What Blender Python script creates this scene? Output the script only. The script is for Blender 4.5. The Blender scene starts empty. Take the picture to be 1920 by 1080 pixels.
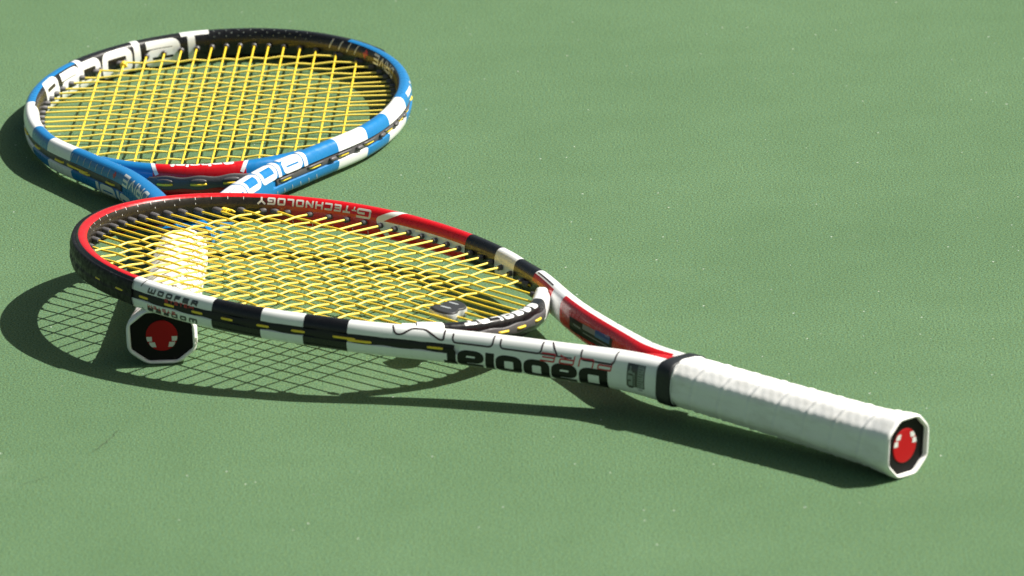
import bpy, math, random
import numpy as np
from mathutils import Matrix, Vector
random.seed(4); rng = np.random.default_rng(4)
SC = bpy.context.scene
COL = SC.collection
MM = 0.001

# ------------------------------------------------------------------ camera
CAM_H, CAM_P, CAM_R, CAM_F = 1.56247, 0.3227866, -0.0503922, 14001.0
cam = bpy.data.cameras.new('camera'); cam_o = bpy.data.objects.new('camera', cam); COL.objects.link(cam_o)
cp, sp, cr, sr = math.cos(CAM_P), math.sin(CAM_P), math.cos(CAM_R), math.sin(CAM_R)
r0, u0, fw = Vector((1, 0, 0)), Vector((0, sp, cp)), Vector((0, cp, -sp))
ax_r, ax_u = r0 * cr + u0 * sr, u0 * cr - r0 * sr
M = Matrix.Identity(4)
for i in range(3):
    M[i][0], M[i][1], M[i][2] = ax_r[i], ax_u[i], -fw[i]
M[2][3] = CAM_H
cam_o.matrix_world = M
cam.sensor_width = 36.0; cam.lens = CAM_F / 1920 * 36.0
cam.clip_start = 0.1; cam.clip_end = 2000
SC.camera = cam_o
cam.dof.use_dof = True
cam.dof.aperture_fstop = 16.0
cam.dof.focus_distance = fw.dot(Vector((-0.22, 4.76, 0.03)) - Vector((0, 0, CAM_H)))

# ------------------------------------------------------------------ light
SUN_AZ, SUN_EL = 1.4663, 0.8148
w = bpy.data.worlds.new('World'); SC.world = w; w.use_nodes = True
nt = w.node_tree; bg = nt.nodes['Background']
sky = nt.nodes.new('ShaderNodeTexSky'); sky.sky_type = 'NISHITA'; sky.sun_disc = False
sky.sun_elevation = SUN_EL; sky.sun_rotation = SUN_AZ; sky.dust_density = 3.0; sky.ozone_density = .6
wb = nt.nodes.new('ShaderNodeMix'); wb.data_type = 'RGBA'; wb.blend_type = 'MULTIPLY'; wb.inputs[0].default_value = 1.0
wb.inputs[7].default_value = (1.0, .97, .80, 1); nt.links.new(sky.outputs[0], wb.inputs[6]); nt.links.new(wb.outputs[2], bg.inputs[0]); bg.inputs[1].default_value = 0.052
sl = bpy.data.lights.new('sun', 'SUN'); sl.energy = 5.0; sl.angle = math.radians(0.5); sl.color = (1.0, 0.965, 0.9)
so = bpy.data.objects.new('sun', sl); COL.objects.link(so)
Ls = Vector((math.cos(SUN_EL) * math.sin(SUN_AZ), math.cos(SUN_EL) * math.cos(SUN_AZ), math.sin(SUN_EL)))
so.rotation_euler = Ls.to_track_quat('Z', 'Y').to_euler(); so.location = Ls * 10
SC.view_settings.view_transform = 'Standard'; SC.view_settings.look = 'None'
SC.view_settings.exposure = 0.6; SC.view_settings.gamma = 1.0

# ------------------------------------------------------------------ materials
def mat(name, col=(.8, .8, .8), rough=.4, coat=0., spec=.5, attr=None):
    m = bpy.data.materials.new(name); m.use_nodes = True
    b = m.node_tree.nodes['Principled BSDF']
    b.inputs['Base Color'].default_value = (*col, 1); b.inputs['Roughness'].default_value = rough
    b.inputs['Coat Weight'].default_value = coat; b.inputs['Coat Roughness'].default_value = .03
    b.inputs['Specular IOR Level'].default_value = spec
    if attr:
        a = m.node_tree.nodes.new('ShaderNodeAttribute'); a.attribute_name = attr
        m.node_tree.links.new(a.outputs['Color'], b.inputs['Base Color'])
    return m
def N(m, t, **k):
    n = m.node_tree.nodes.new(t)
    for a, v in k.items(): setattr(n, a, v)
    return n
def noise_rough(m, scale, lo, hi, bump=0., bscale=None, dist=.0004):
    nt = m.node_tree; b = nt.nodes['Principled BSDF']; tc = N(m, 'ShaderNodeTexCoord')
    no = N(m, 'ShaderNodeTexNoise'); no.inputs['Scale'].default_value = scale; no.inputs['Detail'].default_value = 4
    nt.links.new(tc.outputs['Object'], no.inputs['Vector'])
    mr = N(m, 'ShaderNodeMapRange'); mr.inputs['From Min'].default_value = .35; mr.inputs['From Max'].default_value = .65
    mr.inputs['To Min'].default_value = lo; mr.inputs['To Max'].default_value = hi
    nt.links.new(no.outputs[0], mr.inputs[0]); nt.links.new(mr.outputs[0], b.inputs['Roughness'])
    if bump:
        n2 = N(m, 'ShaderNodeTexNoise'); n2.inputs['Scale'].default_value = bscale or scale; n2.inputs['Detail'].default_value = 3
        nt.links.new(tc.outputs['Object'], n2.inputs['Vector'])
        bp = N(m, 'ShaderNodeBump'); bp.inputs['Strength'].default_value = bump; bp.inputs['Distance'].default_value = dist
        nt.links.new(n2.outputs[0], bp.inputs['Height']); nt.links.new(bp.outputs[0], b.inputs['Normal'])
def scuff(m, c1, c2, scale, lo, hi):
    nt = m.node_tree; b = nt.nodes['Principled BSDF']; tc = N(m, 'ShaderNodeTexCoord')
    mp = N(m, 'ShaderNodeMapping'); mp.inputs['Scale'].default_value = (1, 1, 3)
    no = N(m, 'ShaderNodeTexNoise'); no.inputs['Scale'].default_value = scale; no.inputs['Detail'].default_value = 8; no.inputs['Roughness'].default_value = .7
    nt.links.new(tc.outputs['Object'], mp.inputs[0]); nt.links.new(mp.outputs[0], no.inputs['Vector'])
    rp = N(m, 'ShaderNodeValToRGB'); rp.color_ramp.elements[0].position = lo; rp.color_ramp.elements[1].position = hi
    rp.color_ramp.elements[0].color = (*c1, 1); rp.color_ramp.elements[1].color = (*c2, 1)
    nt.links.new(no.outputs[0], rp.inputs[0]); nt.links.new(rp.outputs[0], b.inputs['Base Color'])

WHITE, BLACK, RED, BLUE = (.82, .83, .82), (.008, .008, .009), (.58, .005, .010), (.009, .18, .45)
DARK = (.018, .014, .009)
PAINT = mat('frame_paint', rough=.32, coat=.28, spec=.35, attr='paint'); noise_rough(PAINT, 260, .22, .42)
PRINT_W = mat('print_white', (.78, .79, .78), .35, .5); PRINT_K = mat('print_black', (.004, .004, .005), .4, .1, .3)
PRINT_R = mat('print_red', (.55, .03, .035), .4, .2); PRINT_G = mat('print_silver', (.62, .62, .6), .35, .4)
PRINT_D = mat('print_charcoal', (.05, .055, .05), .3, .3); PRINT_B = mat('print_blue', (.01, .1, .36), .3, .4)
PRINT_LG = mat('print_grey_green', (.27, .31, .28), .4)
LINE = mat('print_line', (.035, .02, .02), .4, .2, .3)
STR = mat('string_yellow', (.95, .68, .045), .38, .15); noise_rough(STR, 900, .3, .5)
STR2 = mat('string_cross_sheen', (.97, .76, .13), .34, .2)  # same yellow string made paler: the sheen of the crosses is in the colour
RUB = mat('grommet_rubber', (.085, .08, .082), .45, .0); noise_rough(RUB, 500, .35, .6, .2, 900)
STRIP_SHADE = mat('strip_rubber_shaded', (.022, .021, .021), .55, 0, .3)  # darker copy of the grommet rubber, with the strip's shade in its colour
RUBK = mat('bumper_rubber', (.012, .012, .013), .5, .0); noise_rough(RUBK, 300, .35, .65, .35, 500)
scuff(RUBK, (.006, .006, .007), (.10, .105, .11), 60, .55, .85); RUBK.node_tree.nodes['Principled BSDF'].inputs['Specular IOR Level'].default_value = .3
GRIP = mat('overgrip_white', (.89, .88, .86), .85); GRIP.node_tree.nodes['Principled BSDF'].inputs['Sheen Weight'].default_value = .15
noise_rough(GRIP, 500, .75, .95, .35, 1400, .0003); scuff(GRIP, (.89, .88, .86), (.70, .68, .63), 38, .48, .8)
COLLAR = mat('collar_rubber', (.013, .015, .018), .5); noise_rough(COLLAR, 700, .4, .6, .15, 1200)
CAPK = mat('cap_black', (.004, .003, .0035), .55, 0, .2); CAPR = mat('cap_red', (.36, .004, .007), .5, 0, .2)
DMPK = mat('damper_charcoal', (.03, .032, .034), .5); noise_rough(DMPK, 600, .4, .6, .2, 900)
DMPW = mat('damper_clear_grey', (.45, .48, .48), .35)
DMPW.node_tree.nodes['Principled BSDF'].inputs['Transmission Weight'].default_value = .25

def ground_mat():
    m = mat('court_acrylic', (.15, .3, .12), .85); nt = m.node_tree; b = nt.nodes['Principled BSDF']; tc = N(m, 'ShaderNodeTexCoord'); L = nt.links.new
    def nz(scale, det, rough=.5):
        n = N(m, 'ShaderNodeTexNoise'); n.inputs['Scale'].default_value = scale; n.inputs['Detail'].default_value = det; n.inputs['Roughness'].default_value = rough
        L(tc.outputs['Object'], n.inputs['Vector']); return n
    def ramp(src, stops):
        r = N(m, 'ShaderNodeValToRGB'); e = r.color_ramp.elements
        for i, (p, c) in enumerate(stops):
            q = e[i] if i < 2 else e.new(p)
            q.position = p; q.color = (*c, 1)
        L(src, r.inputs[0]); return r
    def mix(kind, f, a, c):
        x = N(m, 'ShaderNodeMix', data_type='RGBA', blend_type=kind)
        if isinstance(f, float): x.inputs[0].default_value = f
        else: L(f, x.inputs[0])
        L(a, x.inputs[6])
        if isinstance(c, tuple): x.inputs[7].default_value = (*c, 1)
        else: L(c, x.inputs[7])
        return x
    base = ramp(nz(2.6, 7, .62).outputs[0], [(.3, (.088, .164, .076)), (.72, (.107, .191, .092))])
    patch = ramp(nz(22, 6, .65).outputs[0], [(.3, (.95, .955, .94)), (.7, (1.04, 1.035, 1.05))])
    c1 = mix('MULTIPLY', 1.0, base.outputs[0], patch.outputs[0])
    grit = ramp(nz(820, 3, .65).outputs[0], [(.34, (.36, .39, .34)), (.5, (1, 1, 1)), (.68, (1.6, 1.54, 1.6))])
    c2a = mix('MULTIPLY', 1.0, c1.outputs[2], grit.outputs[0])
    tint = ramp(nz(520, 2, .6).outputs[0], [(.36, (1.1, 1.0, .86)), (.64, (.9, 1.0, 1.16))])
    c2 = mix('MULTIPLY', 1.0, c2a.outputs[2], tint.outputs[0])
    vo = N(m, 'ShaderNodeTexVoronoi'); vo.inputs['Scale'].default_value = 330; L(tc.outputs['Object'], vo.inputs['Vector'])
    sep = N(m, 'ShaderNodeSeparateColor'); L(vo.outputs['Color'], sep.inputs[0])
    a = N(m, 'ShaderNodeMath', operation='GREATER_THAN'); a.inputs[1].default_value = .9875; L(sep.outputs[0], a.inputs[0])
    mul = N(m, 'ShaderNodeMath', operation='MULTIPLY'); mul.inputs[1].default_value = .24; L(sep.outputs[1], mul.inputs[0])
    lt = N(m, 'ShaderNodeMath', operation='LESS_THAN'); L(vo.outputs['Distance'], lt.inputs[0]); L(mul.outputs[0], lt.inputs[1])
    fl = N(m, 'ShaderNodeMath', operation='MULTIPLY'); L(a.outputs[0], fl.inputs[0]); L(lt.outputs[0], fl.inputs[1])
    c3 = mix('MIX', fl.outputs[0], c2.outputs[2], (.5, .54, .47))
    # rubbed pale scuffs and a few dark specks
    sc = N(m, 'ShaderNodeTexNoise'); sc.inputs['Scale'].default_value = 7; sc.inputs['Detail'].default_value = 9; sc.inputs['Roughness'].default_value = .75
    L(tc.outputs['Object'], sc.inputs['Vector'])
    sr_ = ramp(sc.outputs[0], [(.6, (0, 0, 0)), (.78, (.35, .35, .35))])
    c4 = mix('MIX', sr_.outputs[0], c3.outputs[2], (.19, .27, .165))
    L(c4.outputs[2], b.inputs['Base Color'])
    b1 = N(m, 'ShaderNodeBump'); b1.inputs['Strength'].default_value = .5; b1.inputs['Distance'].default_value = .0006
    L(nz(560, 4, .65).outputs[0], b1.inputs['Height']); L(b1.outputs[0], b.inputs['Normal'])
    b.inputs['Specular IOR Level'].default_value = .25
    return m

# ------------------------------------------------------------------ mesh helpers
def link(name, me, parent=None, m=None, smooth=True):
    o = bpy.data.objects.new(name, me); COL.objects.link(o)
    if parent: o.parent = parent
    for q in (m if isinstance(m, (list, tuple)) else [m]):
        if q: me.materials.append(q)
    if smooth: me.polygons.foreach_set('use_smooth', [True] * len(me.polygons))
    return o
class MB:
    def __init__(s): s.v, s.f, s.mi = [], [], []; s.n = 0
    def add(s, V, F, mi=0):
        V = np.asarray(V, float).reshape(-1, 3); s.v.append(V * MM)
        s.f += [tuple(i + s.n for i in q) for q in F]; s.mi += [mi] * len(F); s.n += len(V)
    def build(s, name, parent=None, m=None, smooth=True):
        me = bpy.data.meshes.new(name); V = np.concatenate(s.v)
        me.from_pydata(V.tolist(), [], s.f)
        o = link(name, me, parent, m, smooth)
        me.polygons.foreach_set('material_index', s.mi); me.update()
        return o
def grid_faces(a, b, closeb=False, closea=False):
    F = []
    for i in range(a if closea else a - 1):
        for j in range(b if closeb else b - 1):
            i2, j2 = (i + 1) % a, (j + 1) % b
            F.append((i * b + j, i * b + j2, i2 * b + j2, i2 * b + j))
    return F
def tube(mb, P, r, n=8, cap=True, mi=0):
    P = np.asarray(P, float); r = np.broadcast_to(r, len(P))
    T = np.gradient(P, axis=0); T /= np.linalg.norm(T, axis=1)[:, None] + 1e-12
    up = np.array([0, 0, 1.]) if abs(T[0, 2]) < .9 else np.array([1., 0, 0])
    A = np.cross(T, up); A /= np.linalg.norm(A, axis=1)[:, None] + 1e-12; B = np.cross(A, T)
    th = np.arange(n) * 2 * np.pi / n
    V = P[:, None] + r[:, None, None] * (np.cos(th)[None, :, None] * A[:, None] + np.sin(th)[None, :, None] * B[:, None])
    F = grid_faces(len(P), n, True)
    if cap: F += [tuple(range(n))[::-1], tuple((len(P) - 1) * n + k for k in range(n))]
    mb.add(V, F, mi)

# ------------------------------------------------------------------ hoop geometry
def nspline(t, y, tt):
    n = len(t); h = np.diff(t); A = np.zeros((n, n)); r = np.zeros((n,) + y.shape[1:]); A[0, 0] = A[-1, -1] = 1
    for i in range(1, n - 1):
        A[i, i - 1] = h[i - 1]; A[i, i] = 2 * (h[i - 1] + h[i]); A[i, i + 1] = h[i]
        r[i] = 6 * ((y[i + 1] - y[i]) / h[i] - (y[i] - y[i - 1]) / h[i - 1])
    Mx = np.linalg.solve(A, r); k = np.clip(np.searchsorted(t, tt) - 1, 0, n - 2); H = h[k][:, None]
    a = (t[k + 1] - tt)[:, None]; b = (tt - t[k])[:, None]
    return Mx[k] * a**3 / (6 * H) + Mx[k + 1] * b**3 / (6 * H) + (y[k] / H - Mx[k] * H / 6) * a + (y[k + 1] / H - Mx[k + 1] * H / 6) * b
class Sec:
    """a section swept along a plane curve: surf(s,u) with u=0 outside, .25 top, .5 inside, .75 bottom"""
    def table(f, a, b):
        th = np.linspace(0, 2 * np.pi, 2001); e = 2 / f.n
        px = a * np.sign(np.cos(th)) * np.abs(np.cos(th))**e; pz = b * np.sign(np.sin(th)) * np.abs(np.sin(th))**e
        l = np.r_[0, np.cumsum(np.hypot(np.diff(px), np.diff(pz)))]; f.per = l[-1]
        dx = np.gradient(px); dz = np.gradient(pz); L = np.hypot(dx, dz) + 1e-12
        f.tab = (l / l[-1], px / a, pz / b, dz / L, -dx / L)
    def surf(f, s, u, off=0.):
        s, u, off = np.broadcast_arrays(np.asarray(s, float), np.asarray(u, float), np.asarray(off, float))
        cx, cy, nx, ny, w, T = f.base(s); uu = np.mod(u, 1.)
        q = [np.interp(uu, f.tab[0], f.tab[k]) for k in (1, 2, 3, 4)]
        px = q[0] * w / 2 + q[2] * off; pz = q[1] * T / 2 + q[3] * off
        return np.stack([cx + nx * px, cy + ny * px, pz], -1)
class Hoop(Sec):
    def __init__(f, bb, a1, a2, yc, W, ysw, arms, wtab, Ttab, nexp, lead=0.):
        f.lead = lead; f.bb, f.a1, f.a2, f.yc, f.W, f.n = bb, a1, a2, yc, W, nexp
        ang = np.linspace(np.pi / 2, -np.pi / 2, 200)
        x = (bb + W) * np.cos(ang); y = yc + np.where(np.sin(ang) > 0, a1 + W, a2 + W) * np.sin(ang); k = y > ysw
        pts = np.concatenate([np.stack([x[k], y[k]], 1)[::6], np.array(arms, float)])
        c = np.r_[0, np.cumsum(np.hypot(*np.diff(pts, axis=0).T))]
        o = nspline(c, pts, np.linspace(0, c[-1], 1600)); o[0, 0] = 0
        d = np.gradient(o, axis=0); d[0] = [1, 0]; d /= np.linalg.norm(d, axis=1)[:, None]
        nrm = np.stack([-d[:, 1], d[:, 0]], 1)
        w = np.interp(-o[:, 1], [-q for q, _ in wtab], [q for _, q in wtab]); T = np.interp(-o[:, 1], [-q for q, _ in Ttab], [q for _, q in Ttab])
        C = o - nrm * w[:, None] / 2; s = np.r_[0, np.cumsum(np.hypot(*np.diff(C, axis=0).T))]
        f.S, f.sh, f.Ch, f.nh, f.wh, f.Th = s[-1] - lead, s, C, nrm, w, T
        f.table(W / 2, T[0] / 2)
    def base(f, s):
        a = np.abs(s); a = a + f.lead * np.minimum(1, a / 70); sg = np.where(s < 0, -1, 1); I = lambda v: np.interp(a, f.sh, v)
        return I(f.Ch[:, 0]) * sg, I(f.Ch[:, 1]), I(f.nh[:, 0]) * sg, I(f.nh[:, 1]), I(f.wh), I(f.Th)
    def inner_y(f, x, top):
        q = math.sqrt(max(0, 1 - (x / f.bb)**2)); return f.yc + (f.a1 * q if top else -f.a2 * q)
    def inner_x(f, y):
        a = f.a1 if y > f.yc else f.a2; return f.bb * math.sqrt(max(0, 1 - ((y - f.yc) / a)**2))
    def s_at(f, x, y):
        if not hasattr(f, '_ss'):
            f._ss = np.arange(-f.S, f.S, .5); f._pp = f.surf(f._ss, .5)[:, :2]
        return float(f._ss[np.argmin(((f._pp - [x, y])**2).sum(1))])
class Bridge(Sec):
    """lower arc closing the head oval; s along x from the middle, the outside faces the handle"""
    def __init__(f, H, w, T, xmax, nexp):
        f.n = nexp; f.w, f.T = w, T; ph = np.linspace(-1, 1, 401) * math.asin(xmax / H.bb)
        i = np.stack([H.bb * np.sin(ph), H.yc - H.a2 * np.cos(ph)], 1); d = np.gradient(i, axis=0); d /= np.linalg.norm(d, axis=1)[:, None]
        n = np.stack([d[:, 1], -d[:, 0]], 1); C = i + n * w / 2
        s = np.r_[0, np.cumsum(np.hypot(*np.diff(C, axis=0).T))]; f.s = s - s[-1] / 2; f.C, f.nn, f.S = C, n, s[-1] / 2
        f.table(w / 2, T / 2)
    def base(f, s):
        I = lambda v: np.interp(s, f.s, v)
        return I(f.C[:, 0]), I(f.C[:, 1]), I(f.nn[:, 0]), I(f.nn[:, 1]), np.full_like(s, f.w), np.full_like(s, f.T)

def sweep(name, F, s_breaks, ds, u_list, paint, parent, groove=None, m=None):
    """mesh of the section with one paint colour per face (corner attribute)"""
    ss = []
    for a, b in zip(s_breaks[:-1], s_breaks[1:]):
        k = max(1, int(math.ceil((b - a) / ds))); ss += list(np.linspace(a, b, k, endpoint=False))
    ss.append(s_breaks[-1]); ss = np.array(ss); u = np.array(u_list)
    S, U = np.meshgrid(ss, u, indexing='ij'); off = np.zeros_like(S)
    if groove: off = groove(S, U)
    V = F.surf(S, U, off); a, b = S.shape
    Fc = grid_faces(a, b, True)
    mb = MB(); mb.add(V, Fc); o = mb.build(name, parent, m or PAINT)
    sm = (ss[:-1] + ss[1:]) / 2; u2 = np.r_[u, u[0] + 1]; um = (u2[:-1] + u2[1:]) / 2
    cols = np.array([[(*paint(float(x), float(np.mod(y, 1))), 1.) for y in um] for x in sm]).reshape(-1, 4)
    at = o.data.color_attributes.new('paint', 'FLOAT_COLOR', 'CORNER')
    at.data.foreach_set('color', np.repeat(cols, 4, axis=0).astype(np.float32).ravel())
    return o

# ------------------------------------------------------------------ lettering: strokes laid on a surface
GL = {
 'A': (1, [[(0, 0), (0, .75), (.25, 1), (.75, 1), (1, .75), (1, 0)], [(0, .38), (1, .38)]]),
 'B': (1, [[(0, 0), (0, 1), (.9, 1), (.9, .52)], [(0, .52), (1, .52), (1, 0), (0, 0)]]),
 'C': (1, [[(1, 1), (0, 1), (0, 0), (1, 0)]]), 'D': (1, [[(0, 0), (0, 1), (.75, 1), (1, .75), (1, .25), (.75, 0), (0, 0)]]),
 'E': (.95, [[(1, 1), (0, 1), (0, 0), (1, 0)], [(0, .5), (.9, .5)]]), 'F': (.9, [[(1, 1), (0, 1), (0, 0)], [(0, .5), (.9, .5)]]),
 'G': (1, [[(1, 1), (0, 1), (0, 0), (1, 0), (1, .5), (.5, .5)]]), 'H': (1, [[(0, 0), (0, 1)], [(1, 0), (1, 1)], [(0, .5), (1, .5)]]),
 'I': (.0, [[(0, 0), (0, 1)]]), 'L': (.85, [[(0, 1), (0, 0), (1, 0)]]),
 'M': (1.3, [[(0, 0), (0, 1), (.5, .2), (1, 1), (1, 0)]]), 'N': (1, [[(0, 0), (0, 1), (1, 0), (1, 1)]]),
 'O': (1, [[(0, 0), (1, 0), (1, 1), (0, 1), (0, 0)]]), 'P': (1, [[(0, 0), (0, 1), (1, 1), (1, .45), (0, .45)]]),
 'R': (1, [[(0, 0), (0, 1), (1, 1), (1, .45), (0, .45)], [(.45, .45), (1, 0)]]),
 'S': (1, [[(1, 1), (0, 1), (0, .5), (1, .5), (1, 0), (0, 0)]]), 'T': (1, [[(0, 1), (1, 1)], [(.5, 1), (.5, 0)]]),
 'U': (1, [[(0, 1), (0, 0), (1, 0), (1, 1)]]), 'V': (1, [[(0, 1), (.5, 0), (1, 1)]]),
 'W': (1.3, [[(0, 1), (0, 0), (1, 0), (1, 1)], [(.5, 0), (.5, .8)]]), 'Y': (1, [[(0, 1), (.5, .5), (1, 1)], [(.5, .5), (.5, 0)]]),
 '+': (.8, [[(0, .5), (1, .5)], [(.5, 0), (.5, 1)], [(.15, .15), (.85, .85)]]),
 # wide rounded lower case of the bold wordmark
 'a': (1.1, [[(.05, 1), (1, 1), (1, 0), (0, 0), (0, .55), (1, .55)]]), 'b': (1.1, [[(0, 1.4), (0, 0), (1, 0), (1, 1), (0, 1)]]),
 'o': (1.1, [[(0, 0), (1, 0), (1, 1), (0, 1), (0, 0)]]), 'l': (0, [[(0, 1.4), (0, 0)]]), 't': (.55, [[(-.25, 1), (.7, 1)], [(0, 1.35), (0, 0), (.8, 0)]]),
 'Q': (1.1, [[(-.35, 1.38), (1.2, 1.38)], [(.12, 1.38), (.12, 0)]]),   # the long-armed closing letter
 'K': (1.15, [[(0, 0), (0, 1.3), (.95, 1.3), (.95, .66), (0, .66)], [(.95, .66), (1, .66), (1, 0), (0, 0)]]),  # the opening capital
 ' ': (.6, []),
}
def fillet(P, r, closed):
    P = [np.array(p, float) for p in P]; n = len(P); out = []
    for i in range(n):
        if not closed and i in (0, n - 1): out.append(P[i]); continue
        a, b, c = P[i - 1], P[i], P[(i + 1) % n]; d1, d2 = a - b, c - b; l1, l2 = np.linalg.norm(d1), np.linalg.norm(d2)
        q = min(r, l1 * .49, l2 * .49)
        if q < 1e-6: out.append(b); continue
        p1, p2 = b + d1 / l1 * q, b + d2 / l2 * q
        for t in np.linspace(0, 1, 6): out.append((1 - t)**2 * p1 + 2 * t * (1 - t) * b + t * t * p2)
    if closed: out.append(out[0])
    return np.array(out)
class Print:
    """collects strokes in (along, up) millimetres and lays them on a swept surface"""
    def __init__(s, F, s0, ub, ds, du, off=.12): s.F, s.s0, s.ub, s.ds, s.du, s.off, s.mb, s.k = F, s0, ub, ds, du, off, MB(), 0
    def put(s, A, B):
        return s.F.surf(s.s0 + s.ds * A, s.ub + s.du * B / s.F.per, s.off + .004 * (s.k % 12))
    def stroke(s, P, t, r=0., ends=0.):
        P = np.array(P, float); closed = len(P) > 3 and np.allclose(P[0], P[-1])
        if r > 0: P = fillet(P[:-1] if closed else P, r, closed)
        if not closed and ends:
            d = P[0] - P[1]; P[0] += d / np.linalg.norm(d) * ends; d = P[-1] - P[-2]; P[-1] += d / np.linalg.norm(d) * ends
        # mitred offset
        n = len(P); seg = np.diff(P, axis=0); L = np.linalg.norm(seg, axis=1); seg = seg / (L[:, None] + 1e-9)
        nr = np.stack([-seg[:, 1], seg[:, 0]], 1); off = np.zeros((n, 2))
        for i in range(n):
            if closed: a, b = nr[(i - 1) % (n - 1)], nr[i % (n - 1)]
            else: a, b = nr[max(i - 1, 0)], nr[min(i, n - 2)]
            m_ = a + b; m_ /= np.linalg.norm(m_) + 1e-9; off[i] = m_ / max(.45, m_ @ b)
        Pd, Od = [P[0]], [off[0]]
        for i in range(n - 1):
            k = max(1, int(math.ceil(L[i] / .8)))
            for j in range(1, k + 1): Pd.append(P[i] + (P[i + 1] - P[i]) * j / k); Od.append(off[i] + (off[i + 1] - off[i]) * j / k)
        Pd, Od = np.array(Pd), np.array(Od); nx = int(t / .7) + 2; q = np.linspace(-.5, .5, nx)
        G = Pd[:, None] + Od[:, None] * q[None, :, None] * t
        V = s.put(G[..., 0], G[..., 1]); s.mb.add(V, grid_faces(len(Pd), nx)); s.k += 1
    def text(s, txt, h, t, adv=None, wid=.9, x=0., y=0., r=None, gap=None, slant=0., widths=None):
        """h cap height, t stroke; returns end x"""
        r = t * .8 if r is None else r; gap = t * .5 if gap is None else gap
        for ch in txt:
            gw, st = GL[ch]; W_ = gw * h * wid; iw = max(0, W_ - t) if gw else 0
            for P in st:
                Q = [(x + t / 2 + px * iw + slant * (t / 2 + py * (h - t)), y + t / 2 + py * (h - t)) for px, py in P]
                s.stroke(Q, t, r, t / 2 if ch in 'EFHILNTYPRSCGAUMWDKBabloQt+' and not (len(Q) > 3 and Q[0] == Q[-1]) else 0)
            x += (iw + t) + gap
        return x
    def build(s, name, parent, m, label=None):
        o = s.mb.build(name, parent, m)
        if label: o['label'] = label
        return o

def empty(name, label, cat, Mx, group=None):
    o = bpy.data.objects.new(name, None); COL.objects.link(o); o.matrix_world = Mx; o.empty_display_size = .05
    o['label'] = label; o['category'] = cat
    if group: o['group'] = group
    return o

# ------------------------------------------------------------------ ground
def make_ground():
    mb = MB(); R = 150000.
    mb.add([(-R, -R, 0), (R, -R, 0), (R, R, 0), (-R, R, 0)], [(0, 1, 2, 3)])
    g = mb.build('court_ground', None, ground_mat(), False); g['kind'] = 'structure'
    # hairline crack in the paint: thin ribbons a few tenths of a millimetre above the court
    c = np.array(CRACK, float); l = np.r_[0, np.cumsum(np.hypot(*np.diff(c, axis=0).T))]; t = np.arange(0, l[-1], 1.5)
    P = np.stack([np.interp(t, l, c[:, 0]), np.interp(t, l, c[:, 1])], 1); P += np.cumsum(rng.normal(0, .35, P.shape), 0) * .5 + rng.normal(0, .5, P.shape)
    wd = .6 * np.clip(.5 + np.cumsum(rng.normal(0, .12, len(P))), .12, 1.1) * np.where(rng.random(len(P)) < .12, .1, 1)
    d = np.gradient(P, axis=0); n = np.stack([-d[:, 1], d[:, 0]], 1); n /= np.linalg.norm(n, axis=1)[:, None]
    mb = MB(); V = np.stack([np.c_[P + n * wd[:, None], np.full(len(P), .3)], np.c_[P - n * wd[:, None], np.full(len(P), .3)]], 1); mb.add(V, grid_faces(len(P), 2))
    o = mb.build('court_crack', None, mat('crack_dark', (.07, .115, .06), .9), False); o['kind'] = 'structure'
CRACK = [(-309.0, 4336.0), (-299.0, 4342.0), (-283.0, 4357.0), (-271.0, 4377.0), (-263.0, 4393.0), (-257.0, 4406.0), (-251.0, 4427.0)]
make_ground()

# ------------------------------------------------------------------ parts shared by both rackets
U_FULL = sorted(set([round(i / 52, 5) for i in range(52)] + [.325, .42, .58, .675, .205, .795, .225, .285, .3, .7, .775, .043, .05, .058, .942, .95, .957, .167, .2, .33, .66]))
def build_strings(root, H, mains, crosses, rad, bridge_half, amps):
    """each string a part; returns the outer-face arc positions of their ends"""
    ends = []; me_ext = 5.0
    allm = sorted([-x for x in mains] + list(mains))
    def weave(t0, t1, ts, sg, amp):
        zz = [(t, amp * (sg if k % 2 == 0 else -sg)) for k, t in enumerate(ts)]
        out = [(t0, 0.0)]; pts = [(t0, 0.)] + zz + [(t1, 0.)]
        for (a, za), (b, zb) in zip(pts[:-1], pts[1:]):
            for f in (.1, .2, .5, .8, .9, 1.):
                g = {.1: .03, .2: .14, .5: .5, .8: .86, .9: .97, 1.: 1.}[f]
                out.append((a + (b - a) * f, za + (zb - za) * g))
        return np.array(out)
    for i, x in enumerate(allm):
        yt = H.inner_y(x, True) + me_ext; yb = H.inner_y(x, False) - me_ext + (0 if abs(x) < bridge_half else -2)
        cs = [y for y in crosses if yb < y < yt and H.inner_x(y) > abs(x)]
        k0 = crosses.index(cs[0])
        w_ = weave(yt, yb, cs, 1 if (i + k0) % 2 == 0 else -1, amps[0])
        jit = rng.normal(0, .12)
        P = np.stack([np.full(len(w_), x) + jit, w_[:, 0], w_[:, 1]], 1); mb = MB(); tube(mb, P, rad, 7)
        mb.build('main_string', root, STR)
        ends.append(('m', x, yt - me_ext, True)); ends.append(('m', x, yb + me_ext, False))
    for k, y in enumerate(crosses):
        xe = H.inner_x(y) + me_ext; cs = [x for x in allm if abs(x) < xe - me_ext]; i0 = allm.index(cs[0])
        w_ = weave(-xe, xe, cs, -1 if (i0 + k) % 2 == 0 else 1, amps[1])
        sag = rng.normal(0, .15)
        P = np.stack([w_[:, 0], np.full(len(w_), y) + sag, w_[:, 1]], 1); mb = MB(); tube(mb, P, rad, 7)
        mb.build('cross_string', root, STR2)
        ends.append(('c', -xe + me_ext, y, None)); ends.append(('c', xe - me_ext, y, None))
    return ends
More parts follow.
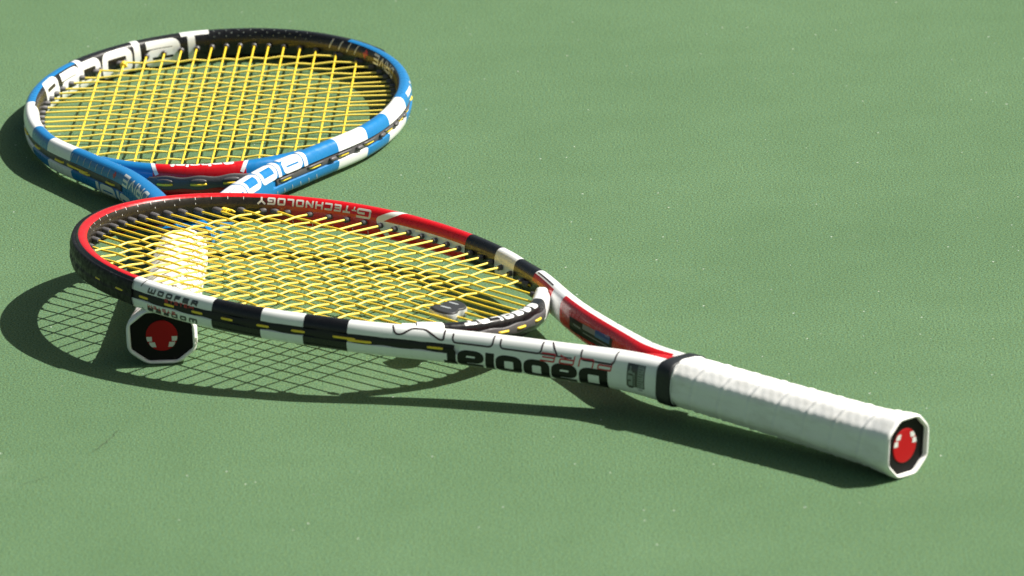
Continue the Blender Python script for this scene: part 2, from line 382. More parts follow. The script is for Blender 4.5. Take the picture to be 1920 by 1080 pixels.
def grommet_mesh(L, r, ri):
    """a short barrel with a lip, along +x from the frame"""
    mb = MB(); pr = [(-2, r * 1.0), (L * .7, r), (L * .72, r * .93), (L * .95, r * .93), (L, r * .8), (L, ri), (L - 1.2, ri * .9)]
    th = np.arange(10) * 2 * np.pi / 10
    V = [[(x, q * math.cos(a), q * math.sin(a)) for a in th] for x, q in pr]; mb.add(np.array(V), grid_faces(len(pr), 10, True))
    me = bpy.data.meshes.new('grommet'); me.from_pydata(np.concatenate(mb.v).tolist(), [], mb.f)
    me.polygons.foreach_set('use_smooth', [True] * len(me.polygons)); return me
def put_grommet(me, parent, x, y, dx, dy, m):
    o = bpy.data.objects.new('grommet', me); COL.objects.link(o); o.parent = parent
    o.matrix_local = Matrix.Translation((x * MM, y * MM, 0)) @ Matrix.Rotation(math.atan2(dy, dx), 4, 'Z')
    if not me.materials: me.materials.append(m)
    return o
def strip_mesh(F, s0, s1, zh, off0, th, wave=None, step=2.):
    """rubber strip lying in the groove of the outside face"""
    ss = np.arange(s0, s1 + .1, step); mb = MB(); rows = []
    for s in ss:
        h = zh + (wave(s) if wave else 0)
        rows.append([(s, -h, off0 - .8), (s, -h, off0 + th * .7), (s, -h * .85, off0 + th), (s, 0, off0 + th), (s, h * .85, off0 + th), (s, h, off0 + th * .7), (s, h, off0 - .8)])
    R_ = np.array(rows); V = F.surf(R_[..., 0], R_[..., 1] / F.per, R_[..., 2])
    mb.add(V, grid_faces(len(ss), 7) + [tuple(range(7))[::-1], tuple((len(ss) - 1) * 7 + k for k in range(7))]); return mb
def loop_tube(F, a, b, off, rad, z=0.):
    t = np.linspace(0, 1, 13); s = a + (b - a) * t; o = off - 2.2 + 2.4 * np.minimum(1, np.sin(np.pi * t) * 1.9)
    mb = MB(); tube(mb, F.surf(s, np.full_like(s, z / F.per), o), rad, 7); return mb

def octagon(hx, hz, n=96, rnd=.10, cx=.46, cz=.50):
    """rounded octagon outline, n points; cx, cz = half lengths of the flats as a fraction"""
    P = [(hx, hz * cz), (hx * cx, hz), (-hx * cx, hz), (-hx, hz * cz), (-hx, -hz * cz), (-hx * cx, -hz), (hx * cx, -hz), (hx, -hz * cz)]
    Q = fillet(P, rnd * (hx + hz), True)[:-1]; Q = np.vstack([Q, Q[:1]])
    l = np.r_[0, np.cumsum(np.hypot(*np.diff(Q, axis=0).T))]; t = np.linspace(0, l[-1], n, endpoint=False)
    return np.stack([np.interp(t, l, Q[:, 0]), np.interp(t, l, Q[:, 1])], 1)
def build_handle(root, prof, ycol, cap_flip, turns, ridge):
    """prof: list of (y, hx, hz) from the butt"""
    ys = np.r_[0, .5, 1.2, np.arange(2.5, ycol, .9), ycol]; n = 120; V = []
    py = [p[0] for p in prof]
    for y in ys:
        hx, hz = np.interp(y, py, [p[1] for p in prof]), np.interp(y, py, [p[2] for p in prof])
        o = octagon(hx, hz, n, rnd=.11); ang = np.arctan2(o[:, 1] / hz, o[:, 0] / hx) / (2 * np.pi)
        ph = np.mod(y / turns - ang + .012 * np.sin(ang * 12.6), 1)
        amp = ridge * (0 if y < 6 else min(1, (y - 6) / 8)) * (1 if y < ycol - 4 else .5)
        bump = amp * (np.exp(-((ph - .5) / .07)**2) * 1.0 - np.exp(-((ph - .62) / .05)**2) * .55 + .25 * np.cos(2 * np.pi * ph)) + .07 * np.sin(ang * 70 + y * .9) * amp
        edge = -.9 * (1 - min(1, y / 1.5))**2 - (1.6 * max(0, (y - ycol + 2) / 2) if y > ycol - 2 else 0)
        sc = 1 + (bump + edge) / ((hx + hz) / 2)
        V.append(np.stack([o[:, 0] * sc, np.full(n, y), o[:, 1] * sc], 1))
    hx, hz = prof[0][1], prof[0][2]
    mb = MB()
    lip = octagon(hx * .89, hz * .89, n, rnd=.05); rows = [np.stack([lip[:, 0], np.full(n, 4.5), lip[:, 1]], 1), np.stack([lip[:, 0], np.full(n, .2), lip[:, 1]], 1),
        np.stack([octagon(hx * .94, hz * .94, n, rnd=.08)[:, 0], np.full(n, -.35), octagon(hx * .94, hz * .94, n, rnd=.08)[:, 1]], 1)]
    mb.add(np.concatenate([np.array(rows), np.array(V)]), grid_faces(len(V) + 3, n, True))
    mb.build('grip', root, GRIP)
    # butt cap: black recessed plate
    cap = MB(); a = octagon(hx * .90, hz * .90, n, rnd=.04); b = octagon(hx * .66, hz * .66, n, rnd=.10)
    rows = [np.stack([q[:, 0], np.full(n, yy), q[:, 1]], 1) for q, yy in ((a, 4.6), (a, 3.0), (octagon(hx * .85, hz * .85, n, rnd=.04), 2.9), (b, 3.4), (b * .05, 3.4))]
    cap.add(np.array(rows), grid_faces(5, n, True)); cap.add(rows[-1], [tuple(range(n))])
    co = cap.build('butt_cap', root, CAPK)
    # round red emblem with two pairs of white blocks
    d = MB(); m_ = 48; th = np.arange(m_) * 2 * np.pi / m_; R = hz * .55; q = -1 if cap_flip else 1
    rows = [np.stack([k * np.cos(th), np.full(m_, yy), k * np.sin(th)], 1) for k, yy in ((R, 3.5), (R, 2.9), (R * .97, 2.75), (.05, 2.7))]
    d.add(np.array(rows), grid_faces(4, m_, True)); d.build('butt_emblem', co, CAPR, False)
    e = MB()
    for sx in (-1, 1):
        for z0, z1, x0, x1 in ((.05, .36, .63, .98), (.42, .74, .46, .83)):
            G = np.array([[(sx * R * (x0 + (x1 - x0) * a - (.0 if z0 < .3 else .08 * b * 1.0)), 0, q * R * (z0 + (z1 - z0) * b)) for a in np.linspace(0, 1, 4)] for b in np.linspace(0, 1, 4)])
            r_ = np.hypot(G[..., 0], G[..., 2]); k = np.minimum(1, R * .985 / np.maximum(r_, 1e-6)); G[..., 0] *= k; G[..., 2] *= k
            G[..., 1] = 2.6; e.add(G, grid_faces(4, 4))
    e.build('emblem_mark', co, PRINT_G)
    return co
def build_collar(root, F, y0, y1, hx0, hz0, hx1, hz1, m):
    mb = MB(); n = 96; V = []; th = np.arange(n) * 2 * np.pi / n; e = 2 / 4.2
    for y, k in ((y0, -.8), (y0 + .3, .3), (y0 + 1.2, .8), ((y0 + y1) / 2, .9), (y1 - 1.2, .8), (y1 - .3, .3), (y1, -.8)):
        f = (y - y0) / (y1 - y0); a, b = hx0 + (hx1 - hx0) * f + k, hz0 + (hz1 - hz0) * f + k
        V.append(np.stack([a * np.sign(np.cos(th)) * np.abs(np.cos(th))**e, np.full(n, y), b * np.sign(np.sin(th)) * np.abs(np.sin(th))**e], 1))
    mb.add(np.array(V), grid_faces(len(V), n, True)); mb.add(V[-1], [tuple(range(n))]); return mb.build('grip_collar', root, m)

def pose(yaw, pitch, roll, loc):
    return Matrix.Translation(Vector(loc)) @ Matrix.Rotation(yaw, 4, 'Z') @ Matrix.Rotation(pitch, 4, 'X') @ Matrix.Rotation(roll, 4, 'Y')
def lerp(a, b, t): return tuple(x + (y - x) * t for x, y in zip(a, b))

def loops_and_grommets(root, H, Br, ends, strip, bstrip, gl_tip, gl_side, groove, rad, yb_lim):
    gA, gB = grommet_mesh(gl_tip, 2.15, 1.0), grommet_mesh(gl_side, 1.9, .95); srt = []
    bs = []
    for kind, x, y, top in ends:
        if kind == 'm' and top: put_grommet(gA if abs(x) < 70 else gB, strip, x, y, 0, -1, RUB); srt.append(H.s_at(x, y))
        elif kind == 'm':
            if abs(x) < yb_lim: put_grommet(gB, bstrip, x, y, 0, 1, RUB); bs.append(x)
            else: put_grommet(gB, strip, x, y, 0, 1, RUB); srt.append(H.s_at(x, y))
        else: put_grommet(gB, strip, x, y, -np.sign(x), 0, RUB); srt.append(H.s_at(x, y))
    return sorted(srt), sorted(bs)
def add_loops(F, pos, parent, off, rad, start=0, maxgap=40):
    for i in range(start, len(pos) - 1, 2):
        a, b = pos[i], pos[i + 1]
        if b - a > maxgap or b - a < 4: continue
        loop_tube(F, a - .5, b + .5, off, rad).build('string_loop', parent, STR)

def knot(root, x, y, z):
    t = np.linspace(0, 1, 60); mb = MB()
    tube(mb, np.stack([x + 1.5 * np.cos(t * 19), y + (t - .5) * 5.5, z + 1.6 * np.sin(t * 19)], 1), 1.0, 7)
    tube(mb, np.array([(x + 1.2, y - 2, z + 1.2), (x + 2.4, y - 3.5, z + 1.0), (x + 2.8, y - 6.5, z + .2)]), .75, 7)
    mb.build('string_knot', root, STR)
# ------------------------------------------------------------------ the two rackets
GROUP = 'tennis rackets lying on the court'
def racket_red():
    H = Hoop(117.1, 149.6, 184.4, 524.6, 11., 405, [(94, 385), (77, 353), (61.5, 324), (50.5, 300), (36.5, 265), (27.5, 240), (22.5, 224), (19.5, 209), (18.2, 195), (17.5, 178)],
      [(420, 11), (340, 13), (300, 14.5), (260, 15.5), (240, 17.0), (224, 19.0), (211, 19.3), (195, 18.2), (178, 17.5)], [(430, 20), (330, 21.5), (260, 23.5), (224, 25), (180, 27.5)], 2.5, 3.2)
    root = empty('tennis_racket', 'red, white and black racket with its head propped on the other racket', 'tennis racket',
                 pose(.8030780, .0297136, .0896695, (.2358938, 4.2715817, .0193)), GROUP)
    B1, B2, B3, B4, TIP = 263., 299., 328., 358., 194.
    def paint(s, u):
        a = abs(s)
        if u > .5: v = 1 - u
        else: v = u                      # 0 outside .. .5 inside; both faces alike
        if s < -TIP or s > B1:
            if a < B1: return WHITE
            if a < B2: return BLACK
            if a < B3: return WHITE
            if a < B4: return BLACK
            if a < 398 and .325 < v: return RED if v < .42 else (DARK if a < 372 else WHITE)
            if v > .29 and a > 418 and a < 566: return RED
            return WHITE
        if s > TIP - 4 and v < .225: return WHITE
        if -TIP < s < 60 and v < .205: return BLACK
        if -TIP < s < 130 and v > .33: return DARK if s < 92 else lerp(DARK, RED, (s - 92) / 38)
        return RED
    gv = lambda S, U: np.where((np.abs(np.mod(U + .5, 1) - .5) < .0535) & (np.abs(S) < 432), -1.3, 0.)
    frame = sweep('frame', H, [-H.S, -566, -418, -398, -372, -B4, -B3, -B2, -B1, -TIP, 60, 92, 130, TIP - 4, B1, B2, B3, B4, 372, 398, 418, 566, H.S], 1.6, U_FULL, paint, root, gv)
    # web filling the fork above the grip
    mb = MB(); V = []
    for y, hx, T in ((176, 9, 26), (190, 9, 25.6), (202, 8.5, 24.6), (210, 6, 23), (217, 4, 20), (222, 2.5, 15)):
        th = np.linspace(0, 2 * np.pi, 24, endpoint=False); V.append(np.stack([hx * np.cos(th), np.full(24, y), T / 2 * np.sign(np.sin(th)) * np.abs(np.sin(th))**.35], 1))
    mb.add(np.array(V), grid_faces(len(V), 24, True) + [tuple((len(V) - 1) * 24 + k for k in range(24))])
    web = mb.build('fork_web', root, PAINT)
    at = web.data.color_attributes.new('paint', 'FLOAT_COLOR', 'CORNER'); c = []
    for p in web.data.polygons: c += [(*(RED if p.center.y > .196 else WHITE), 1.)] * p.loop_total
    at.data.foreach_set('color', np.array(c, np.float32).ravel())
    # throat bridge
    Br = Bridge(H, 9.5, 17, 62, 3.2)
    br = sweep('throat_bridge', Br, [-Br.S, -52, 52, Br.S], 1.6, U_FULL, lambda s, u: WHITE if abs(s) > 52 else BLACK, root)
    p = Print(Br, 34, .295, -1, -1); x = 0
    for ch in 'BABOLAT': p.text(ch, 6.2, 2.1, wid=1.32, x=x, r=.8); x += 9.9
    p.build('lettering', br, PRINT_W)
    # sockets where the bridge meets the hoop
    mb = MB()
    sock = mat('socket_white', WHITE, .3, .6)
    for sx in (-1, 1):
        mb = MB(); s = np.linspace(46, 64, 12) * sx; u = np.linspace(0, 1, 40, endpoint=False); S_, U_ = np.meshgrid(s, u, indexing='ij'); k = .35 + .6 * np.clip((np.abs(S_) - 46) / 10, 0, 1)
        V = Br.surf(S_, U_, np.where(np.abs(S_) < 46.1, -.6, k)); mb.add(V, grid_faces(12, 40, True)); mb.build('bridge_socket', root, sock)
    # bumper guard over the tip
    ss = np.linspace(-TIP - 1, TIP - 10, 260); uu = np.linspace(-.16, .16, 25); S_, U_ = np.meshgrid(ss, uu, indexing='ij')
    V = H.surf(S_, U_, np.where(np.abs(U_) > .154, -.2, (1.15 + 1.1 * np.clip((TIP - 20 - np.abs(S_)) / 60, 0, 1)) * (1 - .45 * np.exp(-(U_ / .035)**4)))); mb = MB(); mb.add(V, grid_faces(260, 25)); bumper = mb.build('bumper_guard', root, RUBK)
    ends = build_strings(root, H, [5, 15, 25.2, 35.5, 46, 57, 70, 85], [633, 619.5, 606, 593.5, 581, 568.5, 556, 544, 532, 520, 507.5, 495.5, 483.5, 471, 459, 447, 434, 420, 403], .78, 46, (.28, .52))
    wv = lambda s: .55 * math.sin(s * 2 * math.pi / 25)
    strip = strip_mesh(H, -428, 428, 2.75, -1.3, 1.0, wv).build('grommet_strip', root, STRIP_SHADE)
    bst = strip_mesh(Br, -44, 44, 3.0, 0, 1.1, lambda s: .5 * math.sin(s * .29)).build('bridge_grommet_strip', root, RUB)
    srt, bs = loops_and_grommets(root, H, Br, ends, strip, bst, 6.2, 3.6, 0, .74, 47)
    for c, L_ in ((0, 11), (32, 11), (63, 11), (94, 11), (124.5, 11), (155, 10.5), (181.5, 10.5), (205.5, 10.5), (228.5, 10.5), (251.5, 11), (274.5, 11), (300.5, 11), (324.5, 12), (356, 20), (366, 20), (415.5, 14)):
        for sg in ((-1, 1) if c else (1,)):
            q = 1 if c == 366 else 0
            loop_tube(H, sg * c - L_ / 2, sg * c + L_ / 2, (-.1 if c < 185 else -.8) + .3 * q, .9, -.35 - .9 * q).build('string_loop', strip, STR)
    for c in (-26, -7, 8.6, 28.6):
        loop_tube(Br, c - 4.6, c + 4.6, 1.35, .85).build('string_loop', bst, STR)
    knot(root, 59.5, 648.5, 0)
    # ---- print
    P = lambda *a, **k: Print(H, *a, **k)
    p = P(174, .325, -1, 1); x = p.text('G', 6.6, 1.5, wid=1.7); x2 = p.text('T', 3, .8, wid=1.2, x=x - .3, y=-.2); p.text('TECHNOLOGY', 5.0, 1.25, wid=1.12, x=x2 + .6, y=-.2, gap=1.35, r=.5); p.build('lettering', frame, PRINT_G)
    p = P(-537, .104, 1, -1); p.text('PURE', 5.0, .85, wid=2.05, gap=3.0, r=.7, slant=.2); p.build('lettering', frame, PRINT_R)
    p = P(-533.5, .012, 1.78, -1); x = p.text('K', 16, 3.5, wid=.62, gap=.6, r=2.4); x = p.text('abolat', 11.4, 3.3, wid=.8, x=x, gap=.6, r=2.4); p.build('lettering', frame, PRINT_K)
    p = P(-541, .285, 1, -1)
    for ch, w_ in zip('STORM', (1.9, 1.7, 2.4, 2.0, 2.3)): pass
    for x, L_ in ((0, 26), (30, 22), (56, 30), (90, 28)): pass
    def cup(x0, x1, p, top=10.5, lo=3.2):   # the visible closed end of an outlined letter
        p.stroke([(x0, lo), (x0, top), (x1, top), (x1, lo + 2)], 1.0, 3.2)
    cup(3, 27, p); p.stroke([(33, 10.5), (55, 10.5)], .75); p.stroke([(43, 10.2), (46, 6.0), (48.5, 2.5)], 1.0, .5); cup(54, 82, p); cup(87, 114, p)
    p.stroke([(120, 3.2), (120, 9.8), (123, 9.8), (133, 4.4), (141, 4.4), (148, 9.0), (152, 9.0), (154.5, 3.2)], 1.1, 2.0); p.build('lettering', frame, LINE)
    p = P(541, .285, -1, -1)                 # the same word on the far arm
    cup(3, 27, p); p.stroke([(33, 10.5), (55, 10.5)], .75); cup(52, 81, p); cup(86, 115, p); p.build('lettering', frame, LINE)
    p = P(-209, .072, -1, 1); p.text('WOOFER', 3.6, 1.2, wid=1.42, gap=2.2, r=.35, slant=.25); p.build('lettering', frame, PRINT_D)
    p = P(-225, .052, -1, 1, off=.14); p.text('SYSTEM', 2.3, .55, wid=1.3, gap=1.1, r=.2, y=-1.6); p.build('lettering', frame, PRINT_R)
    p = P(-252, .905, 1, -1); p.text('WOOFER', 3.6, 1.2, wid=1.42, gap=2.2, r=.35, slant=.25); p.build('lettering', frame, PRINT_D)
    p = P(-234, .928, 1, -1, off=.14); p.text('SYSTEM', 2.3, .55, wid=1.3, gap=1.1, r=.2); p.build('lettering', frame, PRINT_R)
    p = P(-204, 0, -1, 1); p.stroke([(0, .3 * H.per), (0, .2 * H.per), (-1.5, .125 * H.per)], .7, .8); p.stroke([(0, .288 * H.per), (62, .288 * H.per)], .4); p.stroke([(0, .86 * H.per), (0, .8 * H.per)], .6); p.build('panel_line', frame, LINE)
    p = P(0, 0, 1, 1); pr = H.per
    p.stroke([(199, .2 * pr), (194, .29 * pr), (181, .43 * pr), (182, .485 * pr)], 4.4, .4); p.stroke([(181, .488 * pr), (263, .488 * pr)], 5.2); p.stroke([(182, .49 * pr), (190, .66 * pr)], 4.2); p.build('stripe', frame, PRINT_W)
    p = P(0, 0, 1, 1); p.stroke([(203, .223 * pr), (266, .223 * pr)], .5); p.stroke([(203, .195 * pr), (266, .195 * pr)], .5); p.stroke([(360, .295 * pr), (392, .295 * pr)], .8); p.build('stripe', frame, LINE)
    p = P(0, 0, 1, 1)
    for s in np.arange(-62, 88, 11): p.stroke([(s, .325 * pr), (s, .36 * pr)], .45)
    for s in np.arange(-57, 60, 15): p.stroke([(s, .40 * pr), (s, .42 * pr)], .45)
    p.build('scale_mark', frame, PRINT_G)
    p = P(104, .61, 1, 1); p.stroke([(0, 0), (5, 3.5), (9, 0)], .45)
    for x, w_ in ((12, 9), (26, 11), (41, 10), (56, 12)): p.stroke([(x, 0), (x, 4), (x + w_, 4), (x + w_, 0)], .45)
    p.build('lettering', frame, PRINT_G)
    p = P(-555.5, 0, 1, 1, off=.1)           # dark data plate by the collar
    p.stroke([(0, -.095 * pr), (0, .128 * pr)], 14.5); p.build('data_plate', frame, PRINT_D)
    p = P(-555.5, 0, 1, 1, off=.2); p.stroke([(-4.0, -.088 * pr), (-4.0, .12 * pr)], 5.2); p.stroke([(3.6, -.085 * pr), (3.6, .045 * pr)], 5.6, 0); p.build('plate_panel', frame, PRINT_LG)
    p = P(-549.2, .035, -1, -1, off=.28); p.stroke([(.2, .6), (4.6, .6), (4.6, 7), (.2, 7), (.2, 3.6), (2.6, 3.6)], .9, 1.2); p.build('lettering', frame, PRINT_D)
    p = P(-549.5, .105, -1, -1, off=.28); p.text('T', 3.2, .8, wid=1); p.build('lettering', frame, PRINT_LG)
    p = P(-556.6, .11, -1, -1, off=.28)
    for k in range(11): p.stroke([(.6, k * 1.15), (5.4 - (k % 3), k * 1.15)], .32)
    p.build('lettering', frame, PRINT_D)
    p = P(470, .5, 1, 1, off=.1); p.stroke([(-33, 1.5), (33, -1.0)], 8.); p.build('sticker', frame, PRINT_K)   # dark label on the inside of the far arm
    p = P(470, .5, 1, 1, off=.2); p.stroke([(8, -2.6), (29, -3.3)], 4.); p.build('sticker_panel', frame, PRINT_B)
    p = P(470, .5, 1, 1, off=.2); p.stroke([(-11, -1.9), (8, -2.6)], 3.0); p.stroke([(-26, .5), (-14, .2)], 1.0); p.stroke([(-10, 1.5), (26, .5)], .6); p.build('sticker_panel', frame, PRINT_LG)
    build_handle(root, [(0, 19.8, 19.6), (6, 19.8, 19.4), (14, 19.0, 18.4), (26, 18.2, 17.2), (60, 17.6, 16.6), (120, 17.2, 15.9), (183, 17.0, 15.6)], 182, False, 23., .55)
    build_collar(root, H, 179, 190.5, 17.9, 14.3, 18.2, 13.9, COLLAR)
    return root, H

def racket_blue():
    H = Hoop(126.2, 152.5, 173.4, 522.85, 11.5, 405, [(87, 378), (70, 353), (56.5, 333), (44, 307), (33, 278), (26, 252), (22, 232), (19.5, 214), (18, 198), (17.3, 185)],
      [(420, 11.5), (340, 14), (300, 16), (265, 17.5), (240, 20.5), (226, 21), (214, 19.5), (198, 18), (185, 17.3)], [(430, 22.6), (330, 23.5), (260, 23), (185, 22)], 2.7)
    root = empty('tennis_racket', 'blue and white racket lying flat, its grip under the red racket', 'tennis racket',
                 pose(-.0484502, -.0110, 0, (-.2270, 4.5515, .0188)), GROUP)
    E1, E2, E3, E4, TB = 262., 303., 337., 370., 190.
    def paint(s, u):
        a = abs(s); v = 1 - u if u > .5 else u
        if v > .30 and a < 250: return BLACK if s > -215 else DARK
        if -137 < s < 100 and v < .30: return BLACK
        if a < E1 - (0 if s > 0 else 22): return BLUE
        if a < E2: return WHITE
        if a < E3: return BLUE
        if a < E4: return WHITE
        return BLUE
    gv = lambda S, U: np.where((np.abs(np.mod(U + .5, 1) - .5) < .0535) & (np.abs(S) < 446), -2.2, 0.)
    frame = sweep('frame', H, [-H.S, -E4, -E3, -E2, -E1, -240, -215, -137, 100, 250, E1, E2, E3, E4, H.S], 1.6, U_FULL, paint, root, gv)
    mb = MB(); V = []
    for y, hx, T in ((186, 9, 21), (205, 9, 21.5), (218, 8, 22), (228, 6, 21.5), (238, 4, 17)):
        th = np.linspace(0, 2 * np.pi, 24, endpoint=False); V.append(np.stack([hx * np.cos(th), np.full(24, y), T / 2 * np.sign(np.sin(th)) * np.abs(np.sin(th))**.35], 1))
    mb.add(np.array(V), grid_faces(len(V), 24, True) + [tuple((len(V) - 1) * 24 + k for k in range(24))])
    mb.build('fork_web', root, mat('web_blue', BLUE, .3, .7))
    Br = Bridge(H, 12.5, 22, 66, 2.7)
    br = sweep('throat_bridge', Br, [-Br.S, -31, 31, Br.S], 1.6, U_FULL, lambda s, u: BLUE if abs(s) > 31 else RED, root)
    pb = Br.per
    for sx in (-1, 1): p = Print(Br, 0, 0, 1, 1); p.stroke([(sx * 36, .34 * pb), (sx * 33.5, .27 * pb), (sx * 28, .09 * pb)], 2.6, .6); p.build('stripe', br, PRINT_W)
    p = Print(Br, 24, .318, -1, -1); x = 0
    for ch in 'Kabolat': x = p.text(ch, 5.6, 2.0, wid=1.15, x=x, gap=.55, r=1.3)
    p.text('TM', 1.8, .5, wid=1.0, x=x + .6, gap=.6); p.build('lettering', br, PRINT_W)
    ss = np.linspace(-136, 136, 220); uu = np.linspace(-.17, .17, 21); S_, U_ = np.meshgrid(ss, uu, indexing='ij')
    V = H.surf(S_, U_, np.where((np.abs(U_) > .165) | (np.abs(S_) > 135.5), -.2, 1.9)); mb = MB(); mb.add(V, grid_faces(220, 21)); mb.build('bumper_guard', root, RUBK)
    ends = build_strings(root, H, [5, 15.4, 26.2, 37.5, 49.6, 61.8, 77, 93], [640, 621, 606, 592, 579, 567, 555, 543.5, 532, 520, 508, 496, 485, 472, 459, 445.5, 431, 414, 394], .77, 46, (.3, .56))
    strip = strip_mesh(H, -440, 440, 2.6, -2.2, 1.0).build('grommet_strip', root, RUB)
    bst = strip_mesh(Br, -37, 37, 4.4, 0, 1.6, lambda s: .6 * math.cos(s * 2 * math.pi / 21.5) - max(0, abs(s) - 33) * .9).build('bridge_grommet_strip', root, RUB)
    srt, bs = loops_and_grommets(root, H, Br, ends, strip, bst, 3.2, 3.4, 0, .7, 47)
    for c, L_ in ((0, 12), (34, 12), (68, 12), (102, 12), (136, 12), (170, 12), (198, 11), (227, 11), (255.8, 11), (276.8, 11), (302.8, 12), (333.8, 12), (363.8, 12), (395.8, 14), (428.8, 13)):
        for sg in ((-1, 1) if c else (1,)):
            if sg < 0 and c in (255.8, 302.8, 333.8, 363.8): c_, l_ = {255.8: (-270, 10), 302.8: (-314, 12), 333.8: (-353, 14), 363.8: (-378, 34)}[c]
            elif sg < 0 and c in (395.8, 428.8): c_, l_ = {395.8: (-388, 16), 428.8: (-424, 14)}[c]
            else: c_, l_ = sg * c, L_
            loop_tube(H, c_ - l_ / 2, c_ + l_ / 2, -.75 + (.25 if c_ == -388 else 0), .85, -.3 - (.9 if c_ == -388 else 0)).build('string_loop', strip, STR)
            if c_ > 240:
                mb = MB(); t = np.linspace(-1, 1, 15); tube(mb, H.surf(c_ + (l_ / 2 + 2.4) * t, np.full(15, 1.25 / H.per) - .2 * t * t / H.per, -.9 + .75 * (1 - t**4)), .95 * np.sqrt(1.02 - t**4), 8); mb.build('grommet_washer', strip, RUB)
                mb = MB(); tube(mb, H.surf(c_ + 13 + 3.6 * t, np.zeros(15), -1.0 + .9 * (1 - t**4)), 1.7 * np.sqrt(1.02 - t**4), 8)
                if c_ < 420 and c_ != 395.8: mb.build('grommet_washer', strip, RUB)
    # washers with a string end under each on the bridge
    th = np.arange(20) * 2 * np.pi / 20
    for c in (-22.5, -.5, 20.5):
        mb = MB(); A = []
        for h_, k_ in ((1.0, 1.), (2.3, 1.), (2.8, .85), (2.9, .05)): A.append(Br.surf(c + 5.4 * k_ * np.cos(th), (1.3 + 1.7 * k_ * np.sin(th)) / pb, h_))
        mb.add(np.array(A), grid_faces(4, 20, True)); mb.build('grommet_washer', bst, RUB)
        mb = MB(); t = np.linspace(-1, 1, 11); tube(mb, Br.surf(c + 5 * t, np.full(11, -.9 / pb), 1.2 + 1.3 * (1 - t**2)), .95, 7); mb.build('string_loop', bst, STR)
    knot(root, -77, 636, 0)
    # ---- print
    P = lambda *a, **k: Print(H, *a, **k); pr = H.per
    p = P(0, .67, 1, -1)
    for ch, a_, b_, h_ in (('K', -202, -172, 19), ('a', -168, -139, 20), ('b', -140, -114, 20), ('o', -112, -82, 20), ('l', -80, -71, 20), ('a', -70, -41, 20), ('Q', -36, -20, 20)):
        t_ = 5.8; gw, st = GL[ch]
        for q in st: p.stroke([(a_ + t_ / 2 + px * max(0, b_ - a_ - t_), t_ / 2 + py * (h_ - t_)) for px, py in q], t_, 4.5, 0 if q[0] == q[-1] else t_ / 2)
    p.build('lettering', frame, PRINT_W)
    p = P(187, .315, -1, 1); x = p.text('DRIVE', 7.6, 1.5, wid=1.3, gap=1.7, r=.5); p.build('lettering', frame, PRINT_W)
    p = P(130, .325, -1, 1); p.text('+', 6.5, 1.7, wid=1.3, r=0); p.build('lettering', frame, PRINT_R)
    p = P(0, 0, 1, 1)
    for s in (86, 96, 105.5, 115): p.stroke([(s, .315 * pr), (s - 3.5, .435 * pr)], .9)
    p.build('scale_mark', frame, PRINT_W)
    p = P(0, 0, 1, 1)
    for r_, u_ in enumerate((.29, .33, .37)):
        for s in np.arange(-14 + 4 * (r_ % 2), 66, 9.2): p.stroke([(s - .35, u_ * pr), (s + .35, u_ * pr)], .7)
    p.build('scale_mark', frame, PRINT_LG)
    p = P(-499, .20, 1, -1); x = p.text('DRIVE', 8.2, 1.7, wid=1.35, gap=2.0, r=.5); p.build('lettering', frame, PRINT_W)
    p = P(-434, .165, 1, -1); p.text('+', 4.5, 1.2, wid=1.2, r=0); p.build('lettering', frame, PRINT_R)
    p = P(0, 0, 1, 1)
    for k in range(7): s = -424 + k * 8.6; p.stroke([(s, .165 * pr), (s + 1.5, .075 * pr)], .5)
    for k in range(7): s = 396 + k * 9.; p.stroke([(s, .90 * pr), (s - 3, .80 * pr)], .45)
    p.build('scale_mark', frame, PRINT_G)
    def wordmark(s0, ub, ds, du, h_, m, name='lettering'):
        p = P(s0, ub, ds, du); x = 0; t_ = h_ * .295
        for ch, L_ in (('K', 1.75), ('a', 1.7), ('b', 1.75), ('o', 1.75), ('l', .52), ('a', 1.7), ('I', .5)):
            gw, st = GL[ch]; w_ = L_ * h_ - 1.2
            for q in st: p.stroke([(x + t_ / 2 + px * max(0, w_ - t_), t_ / 2 + py * (h_ - t_)) for px, py in q], t_, t_ * .7, 0 if q[0] == q[-1] else t_ / 2)
            x += L_ * h_
        p.build(name, frame, m); return x
    wordmark(531, .055, -1, 1, 13.3, PRINT_W)
    wordmark(-531, .958, 1, -1, 13.3, PRINT_W)
    p = P(236, .14, 1, 1); p.stroke([(-10, -.5), (13, .8)], 3.6); p.stroke([(-20, .5), (-16, 1)], 2.); p.build('lettering', frame, PRINT_W)
    build_handle(root, [(0, 22.7, 18.6), (8, 22.5, 18.4), (18, 21.4, 17.6), (34, 20.0, 16.9), (70, 18.9, 16.2), (120, 18.2, 15.4), (170, 17.4, 14.2), (190, 16., 13.)], 190, True, 21., .4)
    build_collar(root, H, 187, 198, 17.4, 11.6, 17.9, 11.4, COLLAR)
    return root, H
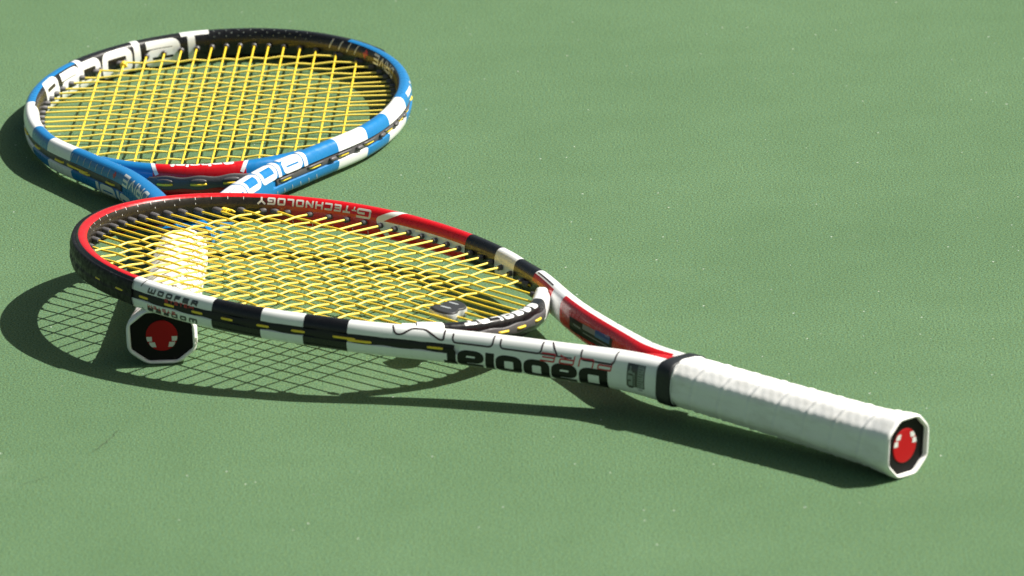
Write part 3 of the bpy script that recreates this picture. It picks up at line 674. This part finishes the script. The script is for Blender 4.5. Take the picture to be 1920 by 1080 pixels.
red, HR = racket_red()
blue, HB = racket_blue()

# ------------------------------------------------------------------ vibration dampener clipped between the strings
def dampener():
    o2 = np.array([(-10.4, 393.9), (-4.9, 394.0), (-1.2, 392.4), (4, 394.2), (8.0, 395.2), (12.1, 394.5), (14.6, 391.7), (14.7, 387.5), (12.3, 381.3), (8.7, 377.0), (3.8, 374.9), (-.3, 376.2), (-3.6, 373.4), (-7.1, 371.9), (-10.4, 372.0), (-12.9, 374.5), (-13.9, 378.8), (-13.6, 384.2), (-12.3, 388.8)])
    c = o2.mean(0); o2 = o2 - c
    t = np.arange(len(o2) + 1.); P = fillet(o2, 2.2, True)[:-1]; n = len(P)
    root = empty('vibration_dampener', 'small dark grey rubber dampener clipped in the yellow strings beside the black throat bridge', 'dampener', red.matrix_world @ Matrix.Translation((c[0] * MM, c[1] * MM, 0)))
    def loft(rows, name, m, cap=True):
        mb = MB(); V = np.array([np.stack([P[:, 0] * k, P[:, 1] * k, np.full(n, z)], 1) for k, z in rows]); mb.add(V, grid_faces(len(rows), n, True))
        mb.add(V[-1], [tuple(range(n))]); mb.add(V[0], [tuple(range(n))[::-1]]); return mb.build(name, root, m)
    loft([(.9, -3.2), (.98, -2.9), (1.0, -.6), (1.0, 1.6), (.97, 2.2)], 'dampener_body', DMPW)
    loft([(.93, 2.0), (.95, 2.5), (.92, 3.2), (.86, 3.5)], 'dampener_face', DMPK)
    mb = MB()
    for a, b in (((-3.9, 389.3), (-3.4, 380.2)), ((6.7, 391.7), (6.9, 383.4))):
        a, b = np.array(a) - c, np.array(b) - c; tt = np.linspace(0, 1, 9); q = a + (b - a) * tt[:, None]
        wd = 1.1 * np.sqrt(np.maximum(.02, 1 - (2 * tt - 1)**4))
        mb.add(np.array([[(x - w_, y, 3.56), (x, y, 3.62), (x + w_, y, 3.56)] for (x, y), w_ in zip(q, wd)]), grid_faces(9, 3))
    mb.build('dampener_slot', root, DMPW)
dampener()
for o in SC.objects:
    if o.type == 'MESH': o.data.validate()
